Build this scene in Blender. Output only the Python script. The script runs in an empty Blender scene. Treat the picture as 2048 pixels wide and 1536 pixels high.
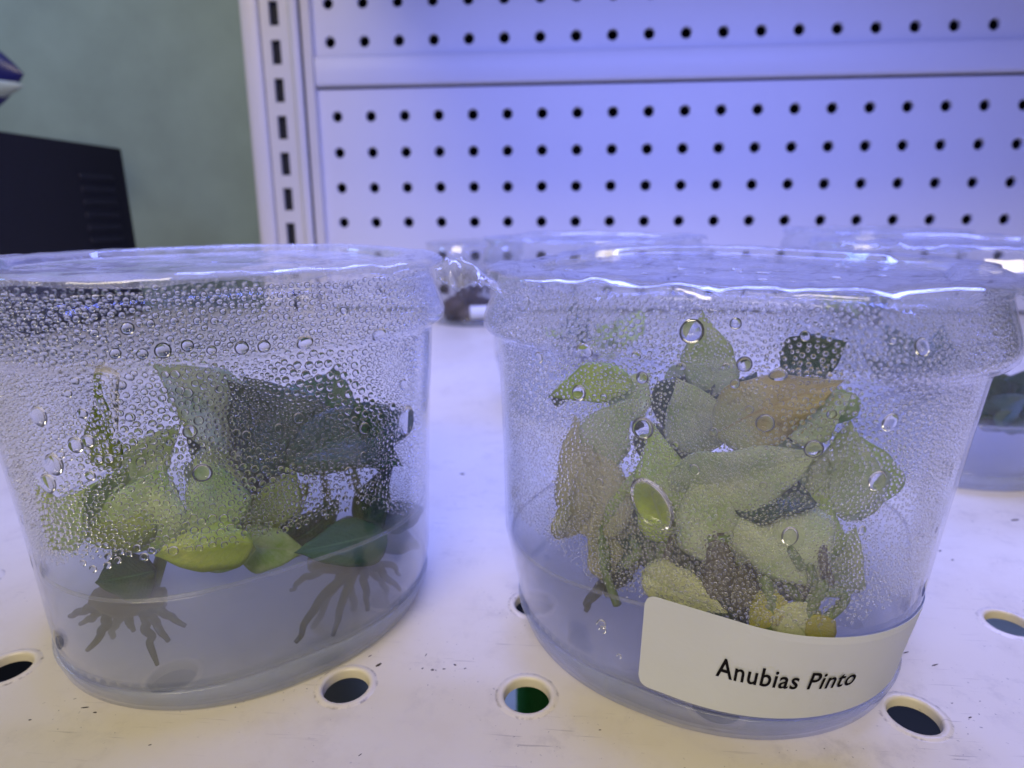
import bpy, bmesh, math, random
import numpy as np
from mathutils import Matrix, Vector

# ------------------------------------------------------------------ camera, world, light
S = bpy.context.scene
FPX = 1250.0                                   # focal length in photograph pixels (2048 wide)
CAMZ = 72.0                                    # mm above the shelf
RS = np.array([[0.997041, -0.075441, -0.01474], [0.076681, 0.962811, 0.259066], [-0.005353, -0.25943, 0.965747]])
cd = bpy.data.cameras.new('camera'); cam = bpy.data.objects.new('camera', cd); S.collection.objects.link(cam)
cd.sensor_width = 36.0; cd.lens = FPX / 2048 * 36.0
cd.clip_start = 0.002; cd.clip_end = 20
cam.matrix_world = Matrix(((RS[0, 0], RS[0, 2], -RS[0, 1], 0), (RS[1, 0], RS[1, 2], -RS[1, 1], 0),
                           (RS[2, 0], RS[2, 2], -RS[2, 1], CAMZ * .001), (0, 0, 0, 1)))
cd.dof.use_dof = True; cd.dof.focus_distance = 0.083; cd.dof.aperture_fstop = 26.0
S.camera = cam
S.view_settings.view_transform = 'Standard'; S.view_settings.look = 'None'
S.view_settings.exposure = 0.0; S.view_settings.gamma = 1.0
S.render.engine = 'CYCLES'
cy = S.cycles
cy.max_bounces = 12; cy.diffuse_bounces = 3; cy.glossy_bounces = 3; cy.transmission_bounces = 7
cy.transparent_max_bounces = 48; cy.volume_bounces = 2
cy.sample_clamp_indirect = 4.0; cy.sample_clamp_direct = 0.0; cy.blur_glossy = 0.6
cy.use_denoising = True

W = bpy.data.worlds.new('World'); S.world = W; W.use_nodes = True
bg = W.node_tree.nodes['Background']; bg.inputs[0].default_value = (0.62, 0.66, 0.74, 1); bg.inputs[1].default_value = 0.055

def area(name, loc, target, sx, sy, power, col):
    l = bpy.data.lights.new(name, 'AREA'); l.shape = 'RECTANGLE'; l.size = sx; l.size_y = sy
    l.energy = power; l.color = col
    o = bpy.data.objects.new(name, l); S.collection.objects.link(o); o.location = loc
    o.rotation_euler = (Vector(target) - Vector(loc)).to_track_quat('-Z', 'Y').to_euler()
    return o
# the violet-blue aquarium strip fixed above the shelf, and the warm room light behind the viewer
area('aquarium_strip_light', (0.07, 0.235, 0.283), (0.07, 0.235, 0.0), 0.46, 0.05, 2.55, (0.20, 0.25, 1.0))
area('room_ceiling_light', (-0.20, -0.86, 0.98), (-0.02, 0.12, 0.0), 0.9, 0.30, 12.8, (1.0, 0.87, 0.65))

area('neighbour_tank_light', (-0.62, 0.36, 0.42), (-0.40, 0.60, 0.12), 0.20, 0.05, 0.55, (0.30, 0.48, 1.0))
area('lower_bay_light', (0.05, 0.30, -0.03), (0.05, 0.25, -0.17), 0.5, 0.05, 0.30, (0.45, 0.55, 1.0))

# ------------------------------------------------------------------ helpers (all builders take millimetres)
rnd = random.Random(7); nr = np.random.RandomState(11)
COL = S.collection
def at(px, py, d):
    """photograph pixel + real distance along the shelf (mm) -> point in mm"""
    v = RS @ np.array([(px - 1024) / FPX, 1.0, (768 - py) / FPX])
    return np.array([0, 0, CAMZ]) + v * (d / v[1])
def root(name, loc, label=None, cat=None, group=None):
    o = bpy.data.objects.new(name, None); COL.objects.link(o); o.empty_display_size = .01
    o.location = Vector(loc) * .001; o['o'] = [float(c) for c in loc]
    tag(o, label, cat, group); return o
def tag(o, label=None, cat=None, group=None, kind=None):
    if label: o['label'] = label
    if cat: o['category'] = cat
    if group: o['group'] = group
    if kind: o['kind'] = kind
    return o
def org(o):
    while o.parent is not None: o = o.parent
    return np.array(o['o']) if 'o' in o else np.zeros(3)
def mesh(name, V, F, mat, parent=None, smooth=True, uv=None, flat=None):
    V = np.asarray(V, float); off = org(parent) if parent is not None else np.zeros(3)
    m = bpy.data.meshes.new(name); m.from_pydata(((V - off) * .001).tolist(), [], [list(map(int, f)) for f in F]); m.update()
    if smooth: m.polygons.foreach_set('use_smooth', [True] * len(m.polygons))
    if flat is not None:                       # big planar faces stay flat-shaded
        ar = np.zeros(len(m.polygons)); m.polygons.foreach_get('area', ar)
        m.polygons.foreach_set('use_smooth', [bool(a < flat * 1e-6) for a in ar])
    if uv is not None:
        L = m.uv_layers.new(name='UVMap'); idx = np.zeros(len(m.loops), int); m.loops.foreach_get('vertex_index', idx)
        L.data.foreach_set('uv', np.asarray(uv)[idx].astype(np.float32).ravel())
    if isinstance(mat, (list, tuple)):
        for q in mat: m.materials.append(q)
    else: m.materials.append(mat)
    o = bpy.data.objects.new(name, m); COL.objects.link(o)
    if parent is not None: o.parent = parent
    return o
def thick(o, t, off=-1.0):
    md = o.modifiers.new('thickness', 'SOLIDIFY'); md.thickness = t * .001; md.offset = off; return o
def bevel(o, w, seg=2):
    md = o.modifiers.new('edge', 'BEVEL'); md.width = w * .001; md.segments = seg; md.limit_method = 'ANGLE'; return o
def copy_tree(o, parent=None, shift=None):
    c = o.copy(); COL.objects.link(c); c.parent = parent
    for ch in o.children: copy_tree(ch, c)
    return c
def boxv(x0, x1, y0, y1, z0, z1):
    V = [(x, y, z) for x in (x0, x1) for y in (y0, y1) for z in (z0, z1)]
    F = [(0, 1, 3, 2), (4, 6, 7, 5), (0, 4, 5, 1), (2, 3, 7, 6), (0, 2, 6, 4), (1, 5, 7, 3)]
    return V, F
def tube(pts, rad, n=8):
    pts = np.asarray(pts, float); rad = np.broadcast_to(rad, len(pts)).astype(float); V = []; F = []
    up = np.array([.3, -.8, .5])
    for i, p in enumerate(pts):
        t = pts[min(i + 1, len(pts) - 1)] - pts[max(i - 1, 0)]; t = t / (np.linalg.norm(t) + 1e-9)
        a = np.cross(t, up); a /= np.linalg.norm(a) + 1e-9; b = np.cross(t, a)
        for k in range(n):
            an = 2 * math.pi * k / n; V.append(p + rad[i] * (a * math.cos(an) + b * math.sin(an)))
    for i in range(len(pts) - 1):
        for k in range(n):
            F.append((i * n + k, i * n + (k + 1) % n, (i + 1) * n + (k + 1) % n, (i + 1) * n + k))
    F.append(tuple(range(n - 1, -1, -1))); F.append(tuple(range((len(pts) - 1) * n, len(pts) * n)))
    return np.array(V), F
def spline(P, n=12):
    P = np.asarray(P, float); Q = np.vstack([2 * P[0] - P[1], P, 2 * P[-1] - P[-2]]); out = []
    for i in range(1, len(Q) - 2):
        for t in np.linspace(0, 1, n, endpoint=False):
            a, b, c, d = Q[i - 1], Q[i], Q[i + 1], Q[i + 2]
            out.append(.5 * (2 * b + (c - a) * t + (2 * a - 5 * b + 4 * c - d) * t * t + (3 * b - a - 3 * c + d) * t ** 3))
    out.append(P[-1]); return np.array(out)
class VN:                                        # small value noise
    def __init__(s, seed): s.g = np.random.RandomState(seed).rand(64, 64)
    def __call__(s, x, y):
        x = np.asarray(x, float); y = np.asarray(y, float); i = np.floor(x).astype(int); j = np.floor(y).astype(int)
        u = x - i; v = y - j; u = u * u * (3 - 2 * u); v = v * v * (3 - 2 * v); g = s.g
        return ((g[i % 64, j % 64] * (1 - u) + g[(i + 1) % 64, j % 64] * u) * (1 - v)
                + (g[i % 64, (j + 1) % 64] * (1 - u) + g[(i + 1) % 64, (j + 1) % 64] * u) * v)

# ------------------------------------------------------------------ materials
class NB:
    def __init__(s, name):
        s.m = bpy.data.materials.new(name); s.m.use_nodes = True; s.t = s.m.node_tree; s.t.nodes.clear()
        s.out = s.n('ShaderNodeOutputMaterial')
    def n(s, typ, **kw):
        o = s.t.nodes.new(typ)
        for k, v in kw.items():
            if k.startswith('_'): setattr(o, k[1:], v)
            else:
                key = k.replace('__', ' ')
                s.set(o.inputs[int(key[1:])] if key[0] == 'i' and key[1:].isdigit() else o.inputs[key], v)
        return o
    def set(s, inp, v):
        if isinstance(v, bpy.types.NodeSocket): s.t.links.new(v, inp)
        elif isinstance(v, bpy.types.Node): s.t.links.new(v.outputs[0], inp)
        else:
            if hasattr(inp.default_value, '__len__') and len(v) == 3 and len(inp.default_value) == 4: v = (*v, 1)
            inp.default_value = v
    def math(s, op, a, b=0.0, c=None, clamp=False):
        o = s.n('ShaderNodeMath', _operation=op, _use_clamp=clamp); s.set(o.inputs[0], a); s.set(o.inputs[1], b)
        if c is not None: s.set(o.inputs[2], c)
        return o
    def noise(s, scale, detail=3, rough=.55, vec=None, out=0):
        o = s.n('ShaderNodeTexNoise', Scale=scale, Detail=detail, Roughness=rough)
        if vec is not None: s.set(o.inputs['Vector'], vec)
        return o.outputs[out]
    def ramp(s, fac, stops):
        o = s.n('ShaderNodeValToRGB'); s.set(o.inputs[0], fac); cr = o.color_ramp
        while len(cr.elements) < len(stops): cr.elements.new(.5)
        for e, (p, c) in zip(cr.elements, stops): e.position = p; e.color = (*c, 1) if len(c) == 3 else c
        return o
    def mix(s, fac, a, b):
        o = s.n('ShaderNodeMix', _data_type='RGBA'); s.set(o.inputs[0], fac); s.set(o.inputs[6], a); s.set(o.inputs[7], b); return o.outputs[2]
    def mixs(s, fac, a, b):
        o = s.n('ShaderNodeMixShader'); s.set(o.inputs[0], fac); s.set(o.inputs[1], a); s.set(o.inputs[2], b); return o
    def obj(s): return s.n('ShaderNodeTexCoord').outputs['Object']
    def bump(s, h, strength=.3, dist=.0005): return s.n('ShaderNodeBump', Height=h, Strength=strength, Distance=dist)
    def done(s, sh, vol=None):
        if sh is not None: s.set(s.out.inputs['Surface'], sh)
        if vol is not None: s.set(s.out.inputs['Volume'], vol)
        return s.m

def m_paint(name, col, rough=.45, nz=60, var=.06, bump=.1, spec=.5):
    b = NB(name); o = b.obj(); n = b.noise(nz, 5, .6, o)
    c = b.mix(n, tuple(x * (1 - var) for x in col), tuple(min(1, x * (1 + var)) for x in col))
    p = b.n('ShaderNodeBsdfPrincipled'); b.set(p.inputs['Base Color'], c); b.set(p.inputs['Roughness'], rough); b.set(p.inputs['Specular IOR Level'], spec)
    b.set(p.inputs['Normal'], b.bump(b.noise(nz * 18, 3, .6, o), bump)); return b.done(p)

HOLE_DX, HOLE_X0, HOLE_Y0, HOLE_DY = 28.8, -4.3, 81.2, 23.8
def m_shelf():
    b = NB('shelf_enamel'); o = b.obj()
    sx = b.n('ShaderNodeSeparateXYZ', Vector=o)
    base = b.ramp(b.noise(14, 4, .6, o), [(.3, (.66, .60, .44)), (.7, (.72, .67, .53))])
    # yellowed patches and grime
    c = b.mix(b.ramp(b.noise(38, 5, .7, o), [(.52, (0, 0, 0)), (.75, (.55, .55, .55))]), base, (.60, .53, .38))
    msk = b.ramp(b.noise(65, 3, .6, o), [(.42, (0, 0, 0)), (.62, (1, 1, 1))])
    sp = b.ramp(b.noise(1500, 2, .5, o), [(.69, (0, 0, 0)), (.73, (1, 1, 1))])
    msk = b.ramp(b.noise(65, 3, .6, o), [(.42, (0, 0, 0)), (.62, (1, 1, 1))])
    sm = b.ramp(b.noise(170, 5, .75, o), [(.50, (0, 0, 0)), (.72, (.42, .42, .42))]); c = b.mix(b.math('MULTIPLY', sm, msk), c, (.34, .30, .24))
    c = b.mix(b.math('MULTIPLY', sp, b.math('MULTIPLY', msk, .85)), c, (.13, .10, .07))
    # thin scratches: stretched noise
    for rot, th in ((.5, .685), (-.25, .70), (1.9, .71), (2.6, .70)):
        mp = b.n('ShaderNodeMapping', Vector=o); mp.inputs['Rotation'].default_value = (0, 0, rot); mp.inputs['Scale'].default_value = (70, 1500, 1)
        sc = b.ramp(b.noise(1.0, 2, .5, mp.outputs[0]), [(th, (0, 0, 0)), (th + .03, (.5, .5, .5))])
        c = b.mix(b.math('MULTIPLY', sc, msk), c, (.22, .18, .13))
    # grime ring round every pressed hole
    dx = b.math('MULTIPLY', b.math('PINGPONG', b.math('SUBTRACT', b.math('MULTIPLY', sx.outputs[0], 1000.0), HOLE_X0), HOLE_DX / 2), 1.0)
    dy = b.math('MULTIPLY', b.math('PINGPONG', b.math('SUBTRACT', b.math('MULTIPLY', sx.outputs[1], 1000.0), HOLE_Y0), HOLE_DY / 2), 1.0)
    rr = b.math('SQRT', b.math('ADD', b.math('MULTIPLY', dx, dx), b.math('MULTIPLY', dy, dy)))
    band = b.math('SUBTRACT', 1.0, b.math('MULTIPLY', b.math('ABSOLUTE', b.math('SUBTRACT', rr, 4.8)), 3.2), clamp=True)
    inrow = b.math('LESS_THAN', b.math('ABSOLUTE', b.math('SUBTRACT', b.math('MULTIPLY', sx.outputs[1], 1000.0), HOLE_Y0 + HOLE_DY / 2)), HOLE_DY)
    grit = b.ramp(b.noise(520, 4, .7, o), [(.50, (0, 0, 0)), (.66, (.75, .75, .75))])
    c = b.mix(b.math('MULTIPLY', b.math('MULTIPLY', band, grit), inrow), c, (.12, .09, .06))
    p = b.n('ShaderNodeBsdfPrincipled'); b.set(p.inputs['Base Color'], c)
    b.set(p.inputs['Roughness'], b.math('MULTIPLY_ADD', b.noise(90, 3, .6, o), .25, .25))
    b.set(p.inputs['Normal'], b.bump(b.noise(260, 4, .6, o), .12, .0004)); return b.done(p)

def m_plastic(name, fog=.1, zlo=None, tint=(.975, .98, .985), rough=.04, wav=.35, fogcol=(.86, .88, .93), wscale=55, patch=70):
    """thin clear plastic: see-through with Fresnel gloss and a veil of mist"""
    b = NB(name); o = b.obj()
    bm = b.bump(b.noise(wscale, 2, .4, o), wav, .004)
    lw = b.n('ShaderNodeLayerWeight', Blend=.5); b.set(lw.inputs['Normal'], bm)
    fr = b.math('MULTIPLY_ADD', b.math('POWER', lw.outputs['Facing'], 4.0), .75, .035)
    gl = b.n('ShaderNodeBsdfGlossy', Roughness=rough, Color=(.95, .95, .95)); b.set(gl.inputs['Normal'], bm)
    tr = b.n('ShaderNodeBsdfTransparent', Color=tint)
    sh = b.mixs(fr, tr, gl)
    if fog:
        df = b.n('ShaderNodeBsdfDiffuse', Color=fogcol); tl = b.n('ShaderNodeBsdfTranslucent', Color=fogcol)
        veil = b.mixs(.55, df, tl)
        f = b.ramp(b.noise(patch, 4, .6, o), [(.32, (.25, .25, .25)), (.66, (1, 1, 1))])
        f = b.math('MULTIPLY', f, fog)
        if zlo is not None:
            z = b.n('ShaderNodeSeparateXYZ', Vector=o).outputs[2]
            up = b.n('ShaderNodeMapRange', Value=z); up.inputs[1].default_value = (zlo - 1) * .001; up.inputs[2].default_value = (zlo + 9) * .001
            up.inputs[3].default_value = .12; up.inputs[4].default_value = 1
            f = b.math('MULTIPLY', f, up)
        sh = b.mixs(f, sh, veil)
    return b.done(sh)
def m_water(name='condensed_water', mist=0.0):
    b = NB(name); g = b.n('ShaderNodeBsdfGlass', IOR=1.33, Roughness=0.03, Color=(1, 1, 1)); return b.done(b.mixs(mist, g, b.n('ShaderNodeBsdfDiffuse', Color=(.9, .92, .96))) if mist else g)
def m_gel(name, dens, col):
    b = NB(name); fr = b.math('POWER', b.n('ShaderNodeLayerWeight', Blend=.5).outputs['Facing'], 5.0)
    sh = b.mixs(b.math('MULTIPLY_ADD', fr, .6, .02), b.n('ShaderNodeBsdfTransparent'), b.n('ShaderNodeBsdfGlossy', Roughness=.06))
    v = b.n('ShaderNodeVolumePrincipled', Density=dens, Color=col, Anisotropy=.1); return b.done(sh, v)
def m_leaf(name, ca, cb, cc=None, vein=(.5, .58, .22), scale=120, trans=.38, rough=.3, veinamt=.42, speck=0):
    """leaf: marbled between two or three tones, midrib and side veins along its own UVs"""
    b = NB(name); o = b.obj(); uv = b.n('ShaderNodeTexCoord').outputs['UV']; s = b.n('ShaderNodeSeparateXYZ', Vector=uv)
    u, v = s.outputs[0], b.math('SUBTRACT', b.math('MULTIPLY', s.outputs[1], 2.0), 1.0); av = b.math('ABSOLUTE', v)
    c = b.ramp(b.noise(scale, 5, .62, o), [(.36, ca), (.50, tuple((x + y) / 2 for x, y in zip(ca, cb))), (.64, cb)]).outputs[0]
    if cc: c = b.mix(b.ramp(b.noise(scale * .5, 4, .6, o), [(.5, (0, 0, 0)), (.62, (1, 1, 1))]), c, cc)
    w = b.math('SINE', b.math('MULTIPLY', b.math('SUBTRACT', u, b.math('MULTIPLY', av, .32)), 78.0))
    side = b.math('MULTIPLY', b.math('GREATER_THAN', w, .82), veinamt * .45)
    mid = b.math('MULTIPLY', b.math('LESS_THAN', av, .035), veinamt * 1.6)
    c = b.mix(b.math('ADD', side, mid, clamp=True), c, vein); edge = b.ramp(av, [(.80, (0, 0, 0)), (1.0, (.55, .55, .55))]); c = b.mix(edge, c, tuple(x * .6 for x in ca))
    fine = b.noise(1400, 3, .7, o)
    c = b.mix(b.math('MULTIPLY', fine, .35), c, tuple(x * .55 for x in ca))
    if speck: c = b.mix(b.ramp(b.noise(420, 3, .6, o), [(.64, (0, 0, 0)), (.70, (speck,) * 3)]), c, (.10, .05, .02))
    p = b.n('ShaderNodeBsdfPrincipled', Roughness=rough); b.set(p.inputs['Base Color'], c); b.set(p.inputs['Specular IOR Level'], .42)
    b.set(p.inputs['Normal'], b.bump(b.math('ADD', b.math('MULTIPLY', w, .07), fine), .45, .0005))
    t = b.n('ShaderNodeBsdfTranslucent'); b.set(t.inputs['Color'], c); b.set(t.inputs['Normal'], b.n('ShaderNodeNewGeometry').outputs['Normal'])
    return b.done(b.mixs(trans, p, t))

M = dict(
    shelf=m_shelf(),
    peg=m_paint('pegboard_enamel', (.66, .65, .66), .42, 12, .03, .05),
    post=m_paint('post_enamel', (.62, .59, .53), .42, 12, .05, .05),
    dark=m_paint('void_shade_paint', (.012, .012, .014), .8),  # near-black colour painting the shade inside peg holes and post slots
    wall=m_paint('green_wall', (.27, .35, .325), .8, 16, .25, .5),
    blackbox=m_paint('black_metal', (.003, .003, .004), .75, 30, .1, .05),
    slat=m_paint('slat_metal', (.014, .014, .018), .5),
    blue=m_paint('blue_print', (.010, .012, .13), .3), white=m_paint('white_print', (.38, .45, .47), .4),
    paper=m_paint('label_paper', (.63, .66, .70), .6, 60, .05, .08), ink=m_paint('black_ink', (.012, .011, .014), 1.0, spec=0),
    green=m_paint('green_plastic', (.05, .42, .07), .4), under=m_paint('bottle_lit_patch_grey', (.42, .46, .55), .5), low=m_paint('lower_deck_shade_paint', (.02, .02, .03), .6),  # last colour paints the deck's shade; the grey also serves as lit patch
    wood=m_paint('bog_wood', (.055, .035, .028), .7, 150, .6, .5), grit=m_paint('dirt', (.05, .04, .03), .9),
    plL=m_plastic('clear_plastic_wet', .012, 20, wav=.25, patch=60),
    plR=m_plastic('clear_plastic_misted', .06, 17, wav=.25, patch=85),
    plB=m_plastic('clear_plastic_plain', .04, 20, wav=.3),
    film=m_plastic('lid_film', .09, None, wav=.55, rough=.07, wscale=75, patch=120),
    filmL=m_plastic('lid_film_cloudy', .34, None, wav=.7, rough=.08, wscale=75, patch=120),
    foot=m_plastic('foot_plastic', .28, None, wav=.2, rough=.12, fogcol=(.70, .76, .86)),
    water=m_water(), beadsm=m_water('fine_condensation', .09), beadlg=m_water('beaded_condensation', .025), rimgel=m_plastic('gel_edge', .22, None, wav=.2, rough=.08, fogcol=(.85, .85, .84)),
    gelL=m_gel('milky_gel', 58, (.84, .87, .86)), gelR=m_gel('clear_gel', 42, (.55, .56, .56)), gelB=m_gel('pale_gel', 40, (.78, .80, .86)),
    pale=m_leaf('leaf_pale', (.32, .52, .07), (.80, .86, .46), (.52, .70, .16), scale=170),
    lime=m_leaf('leaf_lime', (.30, .46, .015), (.80, .86, .14), (.46, .64, .04), scale=170),
    olive=m_leaf('leaf_olive', (.22, .32, .012), (.44, .54, .04), None, scale=130, vein=(.34, .40, .12)),
    deep=m_leaf('leaf_deep', (.006, .040, .014), (.018, .078, .024), (.010, .048, .026), vein=(.05, .14, .06), scale=110, trans=.14, rough=.3),
    forest=m_leaf('leaf_forest', (.022, .095, .030), (.050, .170, .055), (.030, .12, .05), vein=(.10, .24, .10), scale=110, trans=.2, rough=.26),
    sage=m_leaf('leaf_sage', (.48, .62, .26), (.88, .90, .68), (.66, .76, .42), scale=190, veinamt=.3),
    cream=m_leaf('leaf_cream', (.68, .72, .34), (.82, .84, .48), (.56, .64, .24), vein=(.30, .38, .14), scale=110),
    amber=m_leaf('leaf_amber', (.58, .47, .08), (.78, .70, .30), (.62, .68, .28), vein=(.55, .40, .10), speck=.4),
    yellow=m_leaf('leaf_yellow', (.55, .50, .04), (.45, .50, .06), (.38, .28, .05), speck=.8),
    tan=m_leaf('leaf_tan', (.60, .58, .36), (.80, .77, .56), (.58, .62, .32), veinamt=.2),
    root=m_paint('root_skin', (.012, .022, .026), .7, 400, .35, .3), stem=m_paint('stem_skin', (.10, .16, .03), .45, 300, .3, .2),
    brownroot=m_paint('rhizome_skin', (.075, .066, .042), .6, 500, .5, .5),
)

# ------------------------------------------------------------------ the shelf deck with pressed holes
def cell(V, F, x0, x1, y0, y1, cx, cy_, prof, n=32, plane=None):
    """rectangle with a hole: rings (radius, z) from outside in; the outer ring is stretched to the rectangle"""
    base = len(V); rings = []
    ang = [2 * math.pi * (k + .5) / n for k in range(n)]
    out = []
    for a in ang:
        c, s = math.cos(a), math.sin(a)
        tx = ((x1 - cx) / c) if c > 0 else ((x0 - cx) / c); ty = ((y1 - cy_) / s) if s > 0 else ((y0 - cy_) / s)
        t = min(tx, ty); out.append((cx + c * t, cy_ + s * t, prof[0][1]))
    rings.append(out)
    for r, z in prof: rings.append([(cx + r * math.cos(a), cy_ + r * math.sin(a), z) for a in ang])
    for R_ in rings: V.extend(R_)
    for i in range(len(rings) - 1):
        for k in range(n):
            a, b_ = base + i * n + k, base + i * n + (k + 1) % n
            F.append((a, b_, b_ + n, a + n))
    # the rectangle's corners
    for (qx, qy) in ((x1, y1), (x0, y1), (x0, y0), (x1, y0)):
        k = max(range(n), key=lambda k: (out[k][0] - cx) * (1 if qx == x1 else -1) / (x1 - x0) + (out[k][1] - cy_) * (1 if qy == y1 else -1) / (y1 - y0))
        best = None
        for kk in (k - 1, k):
            p, q = out[kk % n], out[(kk + 1) % n]
            onx = lambda r: abs(r[0] - qx) < 1e-6
            ony = lambda r: abs(r[1] - qy) < 1e-6
            if (onx(p) and ony(q)) or (ony(p) and onx(q)): best = (kk % n, (kk + 1) % n)
        if best:
            V.append((qx, qy, prof[0][1])); F.append((base + best[0], len(V) - 1, base + best[1]))
V, F = [], []
prof = [(5.0, 0), (4.75, .06), (4.45, .20), (4.05, .24), (3.75, .12), (3.58, -.25), (3.5, -1.4)]
y0s = HOLE_Y0 - HOLE_DY / 2
for j in range(2):
    for i in range(-9, 12):
        cx = HOLE_X0 + i * HOLE_DX; cyy = HOLE_Y0 + j * HOLE_DY
        cell(V, F, cx - HOLE_DX / 2, cx + HOLE_DX / 2, y0s + j * HOLE_DY, y0s + (j + 1) * HOLE_DY, cx, cyy, prof)
xa, xb = HOLE_X0 - 9.5 * HOLE_DX, HOLE_X0 + 11.5 * HOLE_DX
def quad(V, F, x0, x1, y0, y1, z=0.0):
    b = len(V); V.extend([(x0, y0, z), (x1, y0, z), (x1, y1, z), (x0, y1, z)]); F.append((b, b + 1, b + 2, b + 3))
quad(V, F, xa, xb, -20, y0s); quad(V, F, xa, xb, y0s + 2 * HOLE_DY, 492)
quad(V, F, -520, xa, -20, 492); quad(V, F, xb, 520, -20, 492)
b = len(V); V.extend([(-520, -20, 0), (520, -20, 0), (520, -20, -30), (-520, -20, -30)]); F.append((b, b + 3, b + 2, b + 1))
tag(mesh('shelf_deck', V, F, M['shelf'], flat=1.05), kind='structure')
Vv, Ff = boxv(-520, 520, -10, 480, -178, -170)
tag(mesh('lower_deck', Vv, Ff, M['low'], smooth=False), kind='structure')  # deck coloured near-black to stand in for the unlit space below
def bottle(x, y, z, r, h, mat, name, label, cat):
    t = root(name, (x, y, z), label, cat)
    P = [(0, 0), (r, 0), (r * 1.02, h * .05), (r, h * .72), (r * .5, h * .86), (r * .45, h * .9)]
    V, F = lathe(P, x, y, z, 24); mesh('body', V, F, mat, t)
    V, F = lathe([(0, h * .9), (r * .52, h * .9), (r * .52, h), (0, h)], x, y, z, 24); mesh('cap', V, F, M['white'], t)
def lathe(P, x, y, z, n):
    V = []; F = []
    for (r, h) in P:
        for k in range(n): V.append((x + r * math.cos(2 * math.pi * k / n), y + r * math.sin(2 * math.pi * k / n), z + h))
    for i in range(len(P) - 1):
        for k in range(n): F.append((i * n + k, i * n + (k + 1) % n, (i + 1) * n + (k + 1) % n, (i + 1) * n + k))
    return V, F
def below(px, py, z):
    v = at(px, py, 100) - np.array([0, 0, CAMZ]); return np.array([0, 0, CAMZ]) + v * ((z - CAMZ) / v[2])
g_ = below(1078, 1380, -110); bottle(g_[0], g_[1], -170, 9, 92, M['green'], 'plant_food_bottle', 'green bottle on the deck below, glimpsed through a shelf hole', 'bottle')
g_ = below(672, 1370, -95); bottle(g_[0] - 6, g_[1] + 8, -170, 20, 118, M['under'], 'grey_bottle', 'dull grey bottle on the deck below, under the milky gel cup', 'bottle')
def tray(px, py, w, label):  # added tray: its pale colour stands in for a lit patch of deck
    g = below(px, py, -160); t = root('lit_patch_tray', (g[0], g[1], -170), label, 'tray')
    Vv, Ff = boxv(g[0] - w, g[0] + w, g[1] - 25, g[1] + 25, -170, -163); bevel(mesh('lit_patch_floor', Vv, Ff, M['under'], t, False), 1.5)
    for (x0, x1, y0, y1) in ((-w, w, -25.5, -23), (-w, w, 23, 25.5), (-w - .5, -w + 2, -22.8, 22.8), (w - 2, w + .5, -22.8, 22.8)):
        Vv, Ff = boxv(g[0] + x0, g[0] + x1, g[1] + y0, g[1] + y1, -163, -155); mesh('lit_patch_side', Vv, Ff, M['under'], t, False)
tray(2010, 1250, 40, 'added pale blue grey tray standing in for the lit deck below, beyond the stickered cup')
tray(1058, 1428, 30, 'pale blue grey tray beside the green bottle on the deck below')

# ------------------------------------------------------------------ rack behind: pegboard, rail, slotted post
PO = np.array([-167.6, 488.9, 144.0]); TL = math.radians(2.0)
PX = np.array([1, 0, 0.]); PZ = np.array([0, -math.sin(-TL), math.cos(TL)]); PZ = np.array([0, math.sin(TL), math.cos(TL)]); PY = np.array([0, math.cos(TL), -math.sin(TL)])
def peg(V): V = np.asarray(V, float); return PO + V[:, :1] * PX + V[:, 1:2] * PY + V[:, 2:3] * PZ
rack = root('shelving_rack', (-167.6, 488.9, 0), 'pale metal shelving rack back with pegboard and slotted post', 'shelving')
pp = [(4.1, 0), (3.9, .25), (3.75, .7), (3.75, 3)]
def pegpanel(x0, ncol, zs, ztop, zbot, left, right):
    V, F = [], []
    h = 12.7
    for z in zs:
        for i in range(ncol):
            cell(V, F, x0 + (i - .5) * 25.4, x0 + (i + .5) * 25.4, z - h, z + h, x0 + i * 25.4, z, pp, 20)
    quad(V, F, left, x0 - h, zbot, ztop); quad(V, F, x0 + (ncol - .5) * 25.4, right, zbot, ztop)
    zt, zb = max(zs) + h, min(zs) - h
    if ztop > zt + .01: quad(V, F, x0 - h, x0 + (ncol - .5) * 25.4, zt, ztop)
    if zb > zbot + .01: quad(V, F, x0 - h, x0 + (ncol - .5) * 25.4, zbot, zb)
    V = np.array(V); return peg(np.stack([V[:, 0], V[:, 2], V[:, 1]], 1)), [f[::-1] for f in F]
V, F = pegpanel(0, 24, [0, -25.4, -50.8, -76.2, -101.6, -127], 18.6, -141, -20, 640)
mesh('pegboard_panel', V, F, M['peg'], rack, smooth=False)
V, F = pegpanel(-2.0, 24, [50.6 + 25.4 * i for i in range(4)], 152, 37.0, -20, 640)
mesh('pegboard_panel', V, F, M['peg'], rack, smooth=False)
# rail between the panels: shallow pressed channel that bows and gapes a little at its right end
V, F = [], []; xs = np.linspace(-13, 640, 40)
pr = [(0.5, 41.5), (-3.6, 40.6), (-4.6, 38.6), (-4.4, 30), (-4.6, 22.5), (-4.0, 20.6), (0.2, 20.2)]
for x in xs:
    for (y, z) in pr: V.append((x, y, z + (0 if z > 30 else .0)))
for i in range(len(xs) - 1):
    for k in range(len(pr) - 1): F.append((i * 7 + k, i * 7 + k + 1, (i + 1) * 7 + k + 1, (i + 1) * 7 + k))
mesh('rail', peg(V), F, M['peg'], rack)
Vv, Ff = boxv(-30, 640, 12, 14, -141, 160); mesh('hole_shade_sheet', peg(Vv), Ff, M['dark'], rack, False)  # near-black sheet added as the shade behind the peg holes
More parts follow.
